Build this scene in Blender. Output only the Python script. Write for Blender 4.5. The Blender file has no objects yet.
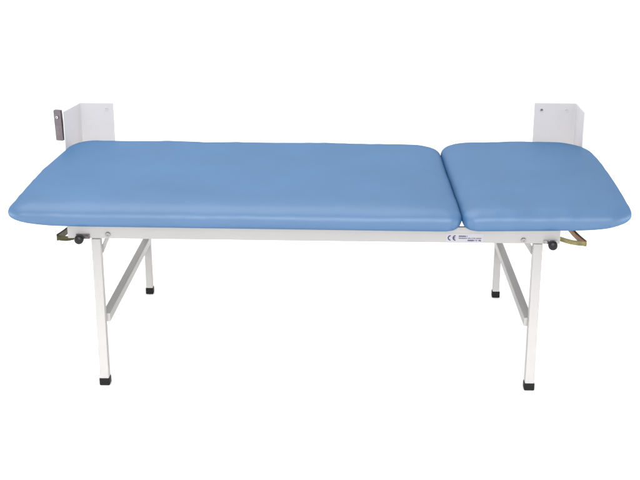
import bpy, bmesh, math, random
from mathutils import Vector, Matrix, noise
random.seed(4)
scene = bpy.context.scene
COL = scene.collection

# ---------------------------------------------------------------- camera
PIT, YAW, ROLL = 0.3437, -0.02621, 0.00063
F = Vector((math.sin(YAW)*math.cos(PIT), math.cos(YAW)*math.cos(PIT), -math.sin(PIT)))
R0 = Vector((math.cos(YAW), -math.sin(YAW), 0)); U0 = R0.cross(F)
R = math.cos(ROLL)*R0 + math.sin(ROLL)*U0; U = -math.sin(ROLL)*R0 + math.cos(ROLL)*U0
cd = bpy.data.cameras.new('camera'); cam = bpy.data.objects.new('camera', cd); COL.objects.link(cam)
cam.matrix_world = Matrix(((R.x, U.x, -F.x, 0.10761), (R.y, U.y, -F.y, -3.64975), (R.z, U.z, -F.z, 1.80527), (0, 0, 0, 1)))
cd.sensor_width = 36; cd.lens = 1258.47/640*36; cd.clip_end = 200; cd.clip_start = 0.05
scene.camera = cam

# ---------------------------------------------------------------- light: a white studio with softboxes, plus added fills that whiten the floor
w = bpy.data.worlds.new('World'); scene.world = w; w.use_nodes = True
bg = w.node_tree.nodes['Background']; bg.inputs[0].default_value = (1, 1, 1, 1); bg.inputs[1].default_value = 1.0
def area(name, loc, target, sx, sy, power, col=(1, 1, 1)):
    l = bpy.data.lights.new(name, 'AREA'); l.shape = 'RECTANGLE'; l.size = sx; l.size_y = sy; l.energy = power; l.color = col
    o = bpy.data.objects.new(name, l); COL.objects.link(o); o.location = loc
    o.rotation_euler = (Vector(target)-Vector(loc)).to_track_quat('-Z', 'Y').to_euler()
    return o
area('softbox_front', (-0.2, -2.3, 2.65), (0, 0, 0.58), 3.2, 0.3, 5)
area('strip_front', (0.0, -4.0, 2.12), (0, 0, 0.58), 3.8, 0.22, 56)
area('floor_fill_left', (-2.9, 0.0, 0.28), (0, 0.0, 0.0), 2.4, 0.45, 17)  # added low fill, washes out the couch's shadow on the floor
area('floor_fill_right', (2.9, 0.0, 0.28), (0, 0.0, 0.0), 2.4, 0.45, 17)  # matching fill added on the right to clear the floor shadow
area('floor_fill_low', (0.1, -3.15, 0.85), (0.1, 0.5, -0.14), 4.2, 0.6, 9.2).data.spread = math.radians(22)  # added narrow beam, brightens the shaded floor under the couch to white
area('softbox_top', (-0.75, 0.4, 2.9), (-0.55, 0.4, 0), 3.2, 3.0, 50)
area('backdrop_light', (0, 1.9, 3.6), (0, 4.6, 0.7), 7.0, 1.0, 25)
scene.view_settings.view_transform = 'Standard'; scene.view_settings.look = 'None'
scene.view_settings.exposure = 0.2; scene.view_settings.gamma = 1

# ---------------------------------------------------------------- materials
def mat(name, col, rough=0.5, metal=0.0, spec=0.5, bump=None, var=0.0, vscale=8, coat=0.0):
    m = bpy.data.materials.new(name); m.use_nodes = True; nt = m.node_tree; b = nt.nodes['Principled BSDF']
    b.inputs['Base Color'].default_value = (*col, 1); b.inputs['Roughness'].default_value = rough
    b.inputs['Metallic'].default_value = metal; b.inputs['Specular IOR Level'].default_value = spec
    b.inputs['Coat Weight'].default_value = coat
    tc = nt.nodes.new('ShaderNodeTexCoord')
    if var:
        n = nt.nodes.new('ShaderNodeTexNoise'); n.inputs['Scale'].default_value = vscale; n.inputs['Detail'].default_value = 5
        r = nt.nodes.new('ShaderNodeValToRGB')
        r.color_ramp.elements[0].position = 0.3; r.color_ramp.elements[1].position = 0.7
        r.color_ramp.elements[0].color = (*[c*(1-var) for c in col], 1); r.color_ramp.elements[1].color = (*[min(1, c*(1+var)) for c in col], 1)
        nt.links.new(tc.outputs['Object'], n.inputs['Vector']); nt.links.new(n.outputs['Fac'], r.inputs[0])
        nt.links.new(r.outputs[0], b.inputs['Base Color'])
        rr = nt.nodes.new('ShaderNodeMapRange'); rr.inputs['To Min'].default_value = rough*0.88; rr.inputs['To Max'].default_value = rough*1.12
        nt.links.new(n.outputs['Fac'], rr.inputs['Value']); nt.links.new(rr.outputs[0], b.inputs['Roughness'])
    last = None
    for sc, st, dist in (bump or []):
        n = nt.nodes.new('ShaderNodeTexNoise'); n.inputs['Scale'].default_value = sc; n.inputs['Detail'].default_value = 4
        bp = nt.nodes.new('ShaderNodeBump'); bp.inputs['Strength'].default_value = st; bp.inputs['Distance'].default_value = dist
        nt.links.new(tc.outputs['Object'], n.inputs['Vector']); nt.links.new(n.outputs['Fac'], bp.inputs['Height'])
        if last: nt.links.new(last.outputs[0], bp.inputs['Normal'])
        last = bp
    if last: nt.links.new(last.outputs[0], b.inputs['Normal'])
    return m
VINYL = mat('blue_vinyl', (0.035, 0.112, 0.238), 0.6, spec=0.0, bump=[(7, 0.40, 0.007), (48, 0.16, 0.0016), (420, 0.12, 0.0006)], var=0.05, vscale=5)
# vinyl topcoat: an even, soft gloss over the pigment
nt_ = VINYL.node_tree; b_ = nt_.nodes['Principled BSDF']; out_ = nt_.nodes['Material Output']
gl_ = nt_.nodes.new('ShaderNodeBsdfAnisotropic'); gl_.inputs['Roughness'].default_value = 0.46; gl_.inputs['Color'].default_value = (1, 1, 1, 1)
mx_ = nt_.nodes.new('ShaderNodeMixShader'); mx_.inputs[0].default_value = 0.072
nt_.links.new(b_.outputs[0], mx_.inputs[1]); nt_.links.new(gl_.outputs[0], mx_.inputs[2]); nt_.links.new(mx_.outputs[0], out_.inputs[0])
nt_.links.new(b_.inputs['Normal'].links[0].from_socket, gl_.inputs['Normal'])
PAINT = mat('white_powder_coat', (0.330, 0.321, 0.315), 0.42, spec=0.35, bump=[(600, 0.08, 0.0003)], var=0.015, vscale=6)
BRKT = mat('bracket_paint', (0.58, 0.56, 0.564), 0.5, spec=0.3, bump=[(500, 0.08, 0.0003)], var=0.02, vscale=10)
RUBBER = mat('black_rubber', (0.006, 0.006, 0.0065), 0.6, spec=0.15, bump=[(300, 0.2, 0.0004)])
PLASTIC = mat('black_plastic', (0.005, 0.005, 0.006), 0.35, spec=0.3)
PLY = mat('base_board', (0.16, 0.14, 0.13), 0.7, var=0.15, vscale=40)
ZINC = mat('yellow_passivated_zinc', (0.15, 0.135, 0.06), 0.38, metal=0.8, var=0.45, vscale=45, bump=[(200, 0.1, 0.0004)])
ZINCD = mat('dark_passivated_zinc', (0.050, 0.045, 0.02), 0.38, metal=0.8, var=0.5, vscale=50, bump=[(200, 0.1, 0.0004)])
ZINCR = mat('red_passivated_zinc', (0.17, 0.085, 0.04), 0.42, metal=0.7, var=0.4, vscale=45, bump=[(200, 0.1, 0.0004)])
STEEL = mat('steel', (0.32, 0.31, 0.31), 0.3, metal=0.9, var=0.15, vscale=60)
DSTEEL = mat('dark_steel', (0.10, 0.085, 0.092), 0.45, metal=0.4, var=0.25, vscale=60, bump=[(150, 0.15, 0.0005)])
DARK = mat('hole_shade', (0.03, 0.03, 0.03), 0.7)
NAVY = mat('navy_print', (0.02, 0.018, 0.07), 0.6)
STICK = mat('label_film', (0.34, 0.335, 0.365), 0.35, spec=0.4)
FLOOR = mat('white_backdrop', (0.96, 0.96, 0.96), 0.85, spec=0.1, var=0.008, vscale=3)

# ---------------------------------------------------------------- helpers
def obj(name, bm, m, parent=None, smooth=True, bevel=0.0, seg=2, angle=35):
    bmesh.ops.recalc_face_normals(bm, faces=bm.faces)
    me = bpy.data.meshes.new(name); bm.to_mesh(me); bm.free()
    me.materials.append(m)
    o = bpy.data.objects.new(name, me); COL.objects.link(o); o.parent = parent
    if smooth:
        for p in me.polygons: p.use_smooth = True
        me.set_sharp_from_angle(angle=math.radians(angle))
    if bevel:
        b = o.modifiers.new('bevel', 'BEVEL'); b.width = bevel; b.segments = seg; b.limit_method = 'ANGLE'; b.angle_limit = math.radians(35)
        b.harden_normals = True
    return o
def bx(bm, x0, x1, y0, y1, z0, z1):
    vs = [bm.verts.new((x, y, z)) for x in (x0, x1) for y in (y0, y1) for z in (z0, z1)]
    for f in ((0, 1, 3, 2), (4, 6, 7, 5), (0, 4, 5, 1), (2, 3, 7, 6), (0, 2, 6, 4), (1, 5, 7, 3)): bm.faces.new([vs[i] for i in f])
    return vs
def box(*a):
    bm = bmesh.new(); bx(bm, *a); return bm
def bar(bm, a, b, w, h, up=(0, 0, 1)):
    a = Vector(a); b = Vector(b); d = (b-a).normalized(); s = d.cross(Vector(up)).normalized(); u = s.cross(d)
    q = [bm.verts.new(p+s*sx*w/2+u*sz*h/2) for p in (a, b) for sx, sz in ((-1, -1), (1, -1), (1, 1), (-1, 1))]
    for i in range(4): bm.faces.new((q[i], q[(i+1) % 4], q[4+(i+1) % 4], q[4+i]))
    bm.faces.new(q[3::-1]); bm.faces.new(q[4:8])
def cyl(bm, c, r, h, axis='Y', seg=28, r2=None, prof=None):
    """lathe about an axis through c; prof = list of (radius, offset)"""
    prof = prof or [(0, 0), (r, 0), (r2 or r, h), (0, h)]
    rings = []
    for pr, off in prof:
        ring = []
        for i in range(1 if pr == 0 else seg):
            a = 2*math.pi*i/seg; u, v = pr*math.cos(a), pr*math.sin(a)
            p = {'Y': (u, off, v), 'X': (off, u, v), 'Z': (u, v, off)}[axis]
            ring.append(bm.verts.new(Vector(c)+Vector(p)))
        rings.append(ring)
    for A, B in zip(rings, rings[1:]):
        for i in range(seg):
            j = (i+1) % seg
            if len(A) == 1 and len(B) == 1: continue
            if len(A) == 1: bm.faces.new((A[0], B[i], B[j]))
            elif len(B) == 1: bm.faces.new((A[i], A[j], B[0]))
            else: bm.faces.new((A[i], A[j], B[j], B[i]))

# ---------------------------------------------------------------- the setting: one white sweep, floor curving up behind
bm = bmesh.new()
prof = [(-9, 0), (-6, 0), (-3, 0), (0, 0), (2.2, 0)]
for k in range(1, 13):
    a = k/12*math.pi/2; prof.append((3.0+1.6*math.sin(a)-0.0, 1.6-1.6*math.cos(a)))
prof += [(4.6, 3), (4.6, 5.5)]
cols = [[bm.verts.new((x, y, z)) for y, z in prof] for x in (-9, -4, 0, 4, 9)]
for A, B in zip(cols, cols[1:]):
    for k in range(len(prof)-1): bm.faces.new((A[k], B[k], B[k+1], A[k+1]))
o = obj('studio_backdrop', bm, FLOOR, angle=60); o['kind'] = 'structure'

# ---------------------------------------------------------------- the couch
couch = bpy.data.objects.new('examination_couch', None); COL.objects.link(couch)
couch['label'] = 'light blue padded examination couch on white steel legs with two upright brackets behind'
couch['category'] = 'examination couch'

RT, RB = 0.534, 0.498        # rail top and bottom
WY = 0.776                   # depth of the rear legs
def zt(x): return 0.0

# frame: front and rear rail, end rails, cross members
bm = bmesh.new()
vs = bx(bm, -0.766, 0.746, -0.015, 0.015, RB, RT)
for v in vs:
    v.co.z += (0.0145 if v.co.z > 0.51 else 0.004) if v.co.x < 0 else (0.0085 if v.co.z > 0.51 else 0)
bx(bm, -0.742, 0.722, WY-0.015, WY+0.015, RB, RT)
for x in (-0.752, -0.25, 0.25, 0.732): bx(bm, x-0.014, x+0.014, 0.0155, WY-0.0155, RB+0.002, RT-0.002)
bx(bm, 0.416, 0.468, -0.0146, -0.002, RT+0.001, 0.5490)
frame = obj('frame', bm, PAINT, couch, bevel=0.0028, seg=3)

# legs
for s in (-1, 1):
    for back in (0, 1):
        x = s*(0.6553 if back else 0.680); y = WY if back else 0.0
        hw = 0.0145 if not back else 0.0125
        leg = obj('leg', box(x-hw, x+hw, y-hw, y+hw, 0.022, RB+(0.0018 if s < 0 and not back else -0.0012)), PAINT, couch, bevel=0.0028, seg=3)
        bm = bmesh.new()
        f = hw+0.0022
        vs = bx(bm, x-f, x+f, y-f, y+f, 0.0, 0.026)
        obj('rubber_foot', bm, RUBBER, leg, bevel=0.004, seg=3)
    bm = bmesh.new(); bar(bm, (s*0.668, 0.0152, 0.225), (s*0.6553, WY-0.0130, 0.216), 0.026, 0.028)
    obj('stretcher', bm, PAINT, couch, bevel=0.0025, seg=3)
    # locking stay behind the leg top, held by a bolt through the rail
    xb = -0.641 if s < 0 else 0.634; zb = 0.516 if s < 0 else 0.510
    bm = bmesh.new(); bar(bm, (xb, 0.0195, 0.514), (xb+s*0.038, 0.0195, 0.455), 0.016, 0.003, up=(0, 1, 0))
    if s < 0:
        bm.free(); bm = bmesh.new(); bar(bm, (xb, 0.0195, 0.514), (xb-0.030, 0.0195, 0.445), 0.013, 0.003, up=(0, 1, 0))
    obj('locking_stay', bm, PAINT, couch, bevel=0.0008)
    bm = bmesh.new()
    cyl(bm, (xb, -0.0150, zb), 0, 0, prof=[(0, -0.0014), (0.0028, -0.0014), (0.0034, -0.0050), (0.0060, -0.0052), (0.0076, -0.0036), (0.0080, 0), (0, 0)][::1])
    bolt = obj('bolt', bm, STEEL, couch)

# end fittings: clamp plate, black knob, bent strap
for s, xk, zk in ((-1, -0.7270, 0.5050), (1, 0.7215, 0.5000)):
    bm = bmesh.new()
    x0, x1 = (xk-0.012, xk+0.030) if s < 0 else (xk-0.026, xk+0.016)
    bx(bm, x0, x1, -0.0205, -0.0152, 0.502 if s < 0 else 0.499, 0.517 if s < 0 else 0.511)
    cyl(bm, (x1-0.008 if s < 0 else x0+0.008, -0.0205, 0.509 if s < 0 else 0.505), 0.0045, -0.004)
    plate = obj('clamp_plate', bm, DSTEEL if s < 0 else STEEL, couch, bevel=0.001)
    bm = bmesh.new()
    cyl(bm, (xk, -0.0207, zk), 0, 0, seg=36, prof=[(0, -0.024), (0.010, -0.0238), (0.0132, -0.021), (0.0142, -0.017), (0.0142, -0.008), (0.012, -0.004), (0.008, -0.002), (0.008, 0), (0, 0)])
    obj('knob', bm, PLASTIC, couch, angle=50)
# strap : closed triangular loop of flat bar lying level, its point sticking out past the rail end
def strap(pts, mts):
    for (a, b, wd, h, m) in mts:
        bm = bmesh.new()
        n = 8
        A = Vector(pts[a]); B = Vector(pts[b]); prev = None
        d = (B-A).normalized(); s_ = Vector((d.y, -d.x, 0)).normalized()
        rings = []
        for i in range(n+1):
            t = i/n; p = A.lerp(B, t); p.z += -0.004*math.sin(math.pi*t)
            rings.append([bm.verts.new(p+s_*q*wd/2+Vector((0, 0, 1))*r*h/2) for q, r in ((-1, -1), (1, -1), (1, 1), (-1, 1))])
        for P, Q in zip(rings, rings[1:]):
            for k in range(4): bm.faces.new((P[k], P[(k+1) % 4], Q[(k+1) % 4], Q[k]))
        bm.faces.new(rings[0][::-1]); bm.faces.new(rings[-1])
        yield bm, m
for s in (-1, 1):
    if s < 0:
        pts = [(-0.748, -0.003, 0.5015), (-0.801, -0.004, 0.5000), (-0.765, 0.135, 0.5085), (-0.753, 0.30, 0.5085)]
        mm = [(0, 1, 0.004, 0.016, ZINCD), (1, 2, 0.006, 0.021, ZINCD), (2, 3, 0.004, 0.013, ZINCD)]
    else:
        pts = [(0.7475, 0.010, 0.507), (0.827, 0.002, 0.494), (0.790, 0.135, 0.5085), (0.742, 0.30, 0.5085)]
        mm = [(0, 1, 0.004, 0.015, ZINC), (1, 2, 0.009, 0.018, ZINCR), (2, 3, 0.004, 0.013, ZINCR)]
    root = None
    for bm, m in strap(pts, mm):
        o = obj('strap' if root is None else 'strap_arm', bm, m, root or couch, bevel=0.0012)
        root = root or o

# wall brackets: back plate with screw holes, outer side flange coming forward
def plate_bracket(s):
    bm = bmesh.new()
    if s < 0: xi, xo, xf, zt0 = -0.7660, -0.8880, -0.9190, 0.7265
    else:     xi, xo, xf, zt0 = 0.7675, 0.9170, 0.9225, 0.7375
    yb, yf, z0, t = 0.826, 0.690, 0.47, 0.004
    r = 0.006; path = [(xi, yb)]
    for k in range(6):                                            # rounded fold
        a = k/5*math.pi/2
        path.append((xo - s*r*(1-math.sin(a)) if False else xo - s*r + s*r*math.sin(a), yb - r + r*math.cos(a)))
    path.append((xf, yf))
    n = len(path); front = []; back = []
    for i, (x, y) in enumerate(path):
        p0 = Vector(path[max(0, i-1)]); p1 = Vector(path[min(n-1, i+1)]); d = (p1-p0).normalized()
        nrm = Vector((-d.y, d.x))*(1 if s < 0 else -1)             # towards the inside of the fold
        inner = Vector((x, y)) - nrm*0
        outer = Vector((x, y)) - nrm*t*(1)
        front.append(inner); back.append(outer)
    tp = lambda p: zt0
    rows = []
    for p, q in zip(front, back):
        rows.append([bm.verts.new((p.x, p.y, z0)), bm.verts.new((p.x, p.y, zt0)), bm.verts.new((q.x, q.y, zt0)), bm.verts.new((q.x, q.y, z0))])
    for A, B in zip(rows, rows[1:]):
        for k in range(4): bm.faces.new((A[k], A[(k+1) % 4], B[(k+1) % 4], B[k]))
    bm.faces.new(rows[0]); bm.faces.new(rows[-1][::-1])
    b = obj('wall_bracket', bm, BRKT, couch, bevel=0.0012)
    holes = ((-0.792, 0.705),) if s < 0 else ((0.794, 0.7115), (0.884, 0.7115))
    for hx, hz in holes:
        bm = bmesh.new()
        yy = yb-0.0012
        cyl(bm, (hx, yy, hz), 0, 0, seg=20, prof=[(0, 0.001), (0.0024, 0.001), (0.0034, -0.0012), (0.0046, -0.0016), (0.005, -0.0006), (0.005, 0.0008), (0, 0.0008)])
        obj('screw', bm, BRKT if s < 0 or hx > 0.85 else STEEL, b)
    # gusset joining the plate to the rear rail
    obj('mounting_tab', box(s*0.712-0.02, s*0.712+0.02, WY+0.0155, yb-0.0045, RB+0.004, RT-0.004), PAINT, couch, bevel=0.001)
    obj('mounting_foot', box(min(s*0.70, xo), max(s*0.70, xo), yb+0.0042, yb+0.009, 0.475, 0.54), BRKT, b, bevel=0.001)
    return b
bl = plate_bracket(-1); br = plate_bracket(1)

# dark catch plate beside the left bracket
bm = bmesh.new()
def rrect(cx, cz, w_, h_, r, n=5):
    pts = []
    for k, (sx, sz) in enumerate(((1, 1), (-1, 1), (-1, -1), (1, -1))):
        for i in range(n+1):
            a = (k + i/n)*math.pi/2
            pts.append((cx+sx*(w_/2-r)+r*math.cos(a), cz+sz*(h_/2-r)+r*math.sin(a)))
    return pts
P = rrect(0, 0, 0.030, 0.112, 0.004)
fr = [bm.verts.new((x+0.0*z, 0, z)) for x, z in P]; bk = [bm.verts.new((x, 0.012, z)) for x, z in P]
bm.faces.new(fr); bm.faces.new(bk[::-1])
for i in range(len(P)): bm.faces.new((fr[i], bk[i], bk[(i+1) % len(P)], fr[(i+1) % len(P)]))
catch = obj('catch_plate', bm, DSTEEL, couch, bevel=0.0012)
catch.location = (-0.9430, 0.698, 0.674); catch.rotation_euler = (0, math.radians(-2.0), math.radians(-20))
bm = bmesh.new(); cyl(bm, (-0.0005, -0.0002, 0.030), 0, 0, prof=[(0, -0.0005), (0.002, -0.0005), (0.003, -0.003), (0.005, -0.003), (0.006, 0), (0, 0)])
obj('rivet', bm, STEEL, catch)
bm = bmesh.new(); cyl(bm, (0.006, 0.012, 0.0), 0.006, 0.014, axis='Y')
obj('spacer', bm, STEEL, catch)
bm = bmesh.new(); bx(bm, -0.004, 0.0120, 0.026, 0.029, -0.012, 0.012)
obj('spacer', bm, STEEL, catch)

# ---------------------------------------------------------------- pads
def pad(name, quad, radii, seed, dz, gap_side):
    """quad: corner xy front-left, front-right, back-right, back-left; radii at those corners"""
    fl, fr_, brr, bll = [Vector(q) for q in quad]
    Wd = ((fr_-fl).length + (brr-bll).length)/2; Dp = ((bll-fl).length+(brr-fr_).length)/2
    def mp(u, v):
        a = u/Wd; b = v/Dp
        p = fl*(1-a)*(1-b)+fr_*a*(1-b)+brr*a*b+bll*(1-a)*b
        f_ = (a if gap_side < 0 else 1-a); p.x -= gap_side*0.013*math.sin(math.pi*min(1, max(0, b)))*max(0, f_)**3
        return p
    def lift(u, v):
        a = u/Wd; b = v/Dp
        return dz[0]*(1-a)*(1-b)+dz[1]*a*(1-b)+dz[2]*a*b+dz[3]*(1-a)*b
    prof_ = [(0.056, 0.5415), (0.041, 0.5385), (0.029, 0.5370), (0.0205, 0.5382), (0.0138, 0.5420), (0.0085, 0.5478), (0.0045, 0.5545), (0.0017, 0.5620), (0.0004, 0.5695), (0.0008, 0.5770), (0.0032, 0.5842),
             (0.0078, 0.5905), (0.0140, 0.5958), (0.023, 0.6003), (0.032, 0.6034), (0.043, 0.6056), (0.056, 0.6073), (0.072, 0.6088), (0.09, 0.61)]
    half = min(Wd, Dp)/2
    k = 0.115
    while k < half-0.01:
        prof_.append((k, 0.6105)); k += 0.03
    prof_.append((half-0.010, prof_[-1][1]))
    bm = bmesh.new(); rings = []
    NC, = (14,); NXE, NYE = int(Wd/0.012), int(Dp/0.012)
    for d, z in prof_:
        ring = []
        cs = []
        for ci, (cx, cy, sx, sy) in enumerate(((0, 0, -1, -1), (Wd, 0, 1, -1), (Wd, Dp, 1, 1), (0, Dp, -1, 1))):
            r = max(radii[ci]-0.55*d, 0.035)
            dd = d
            r = max(min(r, half-d-0.002), 0.0005)
            c = Vector((cx - sx*(dd+r), cy - sy*(dd+r))); cs.append((c, r))
        starts = (math.pi, 1.5*math.pi, 0, 0.5*math.pi)
        arcs = []
        for (c, r), a0 in zip(cs, starts):
            arcs.append([c+Vector((r*math.cos(a0+i/NC*math.pi/2), r*math.sin(a0+i/NC*math.pi/2))) for i in range(NC+1)])
        for q in range(4):
            ring += arcs[q]
            A, B = arcs[q][-1], arcs[(q+1) % 4][0]; n = NXE if q % 2 == 0 else NYE
            ring += [A.lerp(B, i/n) for i in range(1, n)]
        vs = []
        for idx, p in enumerate(ring):
            q = mp(p.x, p.y); zz = z
            edge = math.exp(-((d-0.0)/0.05)**2) if z > 0.545 else 0
            nv = noise.noise(Vector((q.x*7+seed, q.y*7, z*3)))
            nf = noise.noise(Vector((q.x*22+seed, q.y*22, z*8+3)))
            zz += edge*(0.0028*nv + 0.0016*nf) + (0.0007*nv if z > 0.60 else 0)
            zz += lift(p.x, p.y)
            if z > 0.55:
                a_ = p.x/Wd*2-1; b_ = p.y/Dp*2-1; zz += 0.007*max(0, 1-a_**4)*max(0, 1-b_**4)*min(1, (z-0.55)/0.05)
            cx_, cy_ = (fl+fr_+brr+bll)/4
            dirv = Vector((q.x-cx_, q.y-cy_)).normalized() if d < half*0.9 else Vector((0, 0))
            # foam fullness: the sides swell and dip slightly
            if z > 0.545:
                am = edge*(0.0022*nv+0.0014*nf)
                q = q + Vector((0, -1 if p.y < Dp/2 else 1))*am*max(0, 1-min(p.y, Dp-p.y)/0.12) + Vector((-1 if p.x < Wd/2 else 1, 0))*am*0.3*max(0, 1-min(p.x, Wd-p.x)/0.12)
            dc = min((p-Vector(c_)).length for c_ in ((0, 0), (Wd, 0), (Wd, Dp), (0, Dp)))
            do = min((p-Vector(c_)).length for c_ in (((0, 0), (0, Dp)) if gap_side > 0 else ((Wd, 0), (Wd, Dp))))
            if z < 0.575: zz += (0.575-z)*0.42*math.exp(-(do/0.085)**2)      # the foam thins towards the outer corners
            if z < 0.574 and dc < 0.13:
                wgt = math.exp(-(dc/0.055)**2)*min(1, (0.574-z)/0.012)
                ang = math.atan2(abs(p.y-Dp/2)-Dp/2+0.06, abs(p.x-Wd/2)-Wd/2+0.06)
                q = q - dirv*0.0022*wgt*(0.5+0.5*math.cos(ang*17+seed))
            vs.append(bm.verts.new((q.x, q.y, zz)))
        rings.append(vs)
    n = len(rings[0])
    for A, B in zip(rings, rings[1:]):
        for i in range(n): bm.faces.new((A[i], A[(i+1) % n], B[(i+1) % n], B[i]))
    bm.faces.new(rings[0][::-1])
    # close the middle as a strip between the two long sides
    C_ = rings[-1]
    if Wd >= Dp: st = 15+(NXE-1)+15+(NYE-1)//2                     # middle of the right-hand end
    else: st = 15+(NXE-1)//2                                        # middle of the front end
    for k in range(n//2):
        q4 = [C_[(st+k) % n], C_[(st+k+1) % n], C_[(st-k-1) % n], C_[(st-k) % n]]
        u4 = []
        for v in q4:
            if v not in u4: u4.append(v)
        if len(u4) > 2: bm.faces.new(u4)
    o = obj(name, bm, VINYL, couch, angle=180)
    # board under the foam
    c = (fl+fr_+brr+bll)/4
    bm = bmesh.new(); lo = []; hi = []
    ins = 0.056
    for ci, (cx, cy, sx, sy) in enumerate(((0, 0, -1, -1), (Wd, 0, 1, -1), (Wd, Dp, 1, 1), (0, Dp, -1, 1))):
        r = radii[ci]*0.8
        ix = 0.075 if sx == gap_side else ins
        cc = Vector((cx-sx*(ix+r), cy-sy*(ins+r))); a0 = (math.pi, 1.5*math.pi, 0, 0.5*math.pi)[ci]
        for i in range(9):
            a = a0+i/8*math.pi/2; q = mp(cc.x+r*math.cos(a), cc.y+r*math.sin(a))
            zl = lift(cc.x, cc.y)
            lo.append(bm.verts.new((q.x, q.y, RT+zl+0.0012))); hi.append(bm.verts.new((q.x, q.y, 0.5409+zl)))
    bm.faces.new(lo[::-1]); bm.faces.new(hi)
    for i in range(len(lo)): bm.faces.new((lo[i], lo[(i+1) % len(lo)], hi[(i+1) % len(lo)], hi[i]))
    obj('base_board', bm, PLY, o)
    return o
YF, YB = -0.048, 0.752
pad('body_pad', ((-0.950, YF), (0.4462, YF), (0.4202, YB), (-0.905, YB)), (0.055, 0.042, 0.085, 0.095), 1.3, (0.008, 0.001, 0.003, 0.010), 1)
pad('head_pad', ((0.4450, YF), (0.966, YF+0.010), (0.950, YB+0.010), (0.4190, YB+0.010)), (0.042, 0.080, 0.13, 0.095), 7.7, (0.002, 0.007, 0.015, 0.010), -1)

# ---------------------------------------------------------------- maker's sticker on the front rail: CE mark and small print
yr = -0.0153
bm = box(0.398, 0.512, yr-0.0002, yr+0.0002, 0.5010, 0.5290)
lab = obj('rating_label', bm, STICK, couch, smooth=False)
def flat(bm, pts):
    vs = [bm.verts.new((x, yr-0.0006, z)) for x, z in pts]; bm.faces.new(vs)
def ring_part(bm, cx, cz, r0, r1, a0, a1, n=20):
    for i in range(n):
        a = a0+(a1-a0)*i/n; b = a0+(a1-a0)*(i+1)/n
        flat(bm, [(cx+r0*math.cos(a), cz+r0*math.sin(a)), (cx+r1*math.cos(a), cz+r1*math.sin(a)), (cx+r1*math.cos(b), cz+r1*math.sin(b)), (cx+r0*math.cos(b), cz+r0*math.sin(b))])
bm = bmesh.new()
cz = 0.5150
ring_part(bm, 0.4115, cz, 0.0052, 0.0088, math.radians(88), math.radians(272))
ring_part(bm, 0.4265, cz, 0.0052, 0.0088, math.radians(88), math.radians(272))
flat(bm, [(0.4205, cz-0.0016), (0.4258, cz-0.0016), (0.4258, cz+0.0016), (0.4205, cz+0.0016)])
obj('conformity_mark', bm, NAVY, lab, smooth=False)
bm = bmesh.new()
def words(x0, x1, z, h, gap):
    x = x0
    while x < x1-0.0008:
        wdt = random.uniform(0.0012, 0.0021)
        x2 = min(x+wdt, x1)
        if random.random() > 0.08:
            k = random.choice((0, 1, 2)); t = h*0.34
            flat(bm, [(x, z), (x+0.0008, z), (x+0.0008, z+h), (x, z+h)])
            for zz in ((z, z+h-t), (z+h/2-t/2, z+h-t), (z, z+h/2-t/2))[k]: flat(bm, [(x+0.0007, zz), (x2, zz), (x2, zz+t), (x+0.0007, zz+t)])
        x = x2+gap
words(0.4365, 0.464, 0.5182, 0.0046, 0.0003)
words(0.4365, 0.506, 0.5125, 0.0030, 0.0004)
words(0.462, 0.506, 0.5050, 0.0046, 0.0002)
obj('small_print', bm, NAVY, lab, smooth=False)
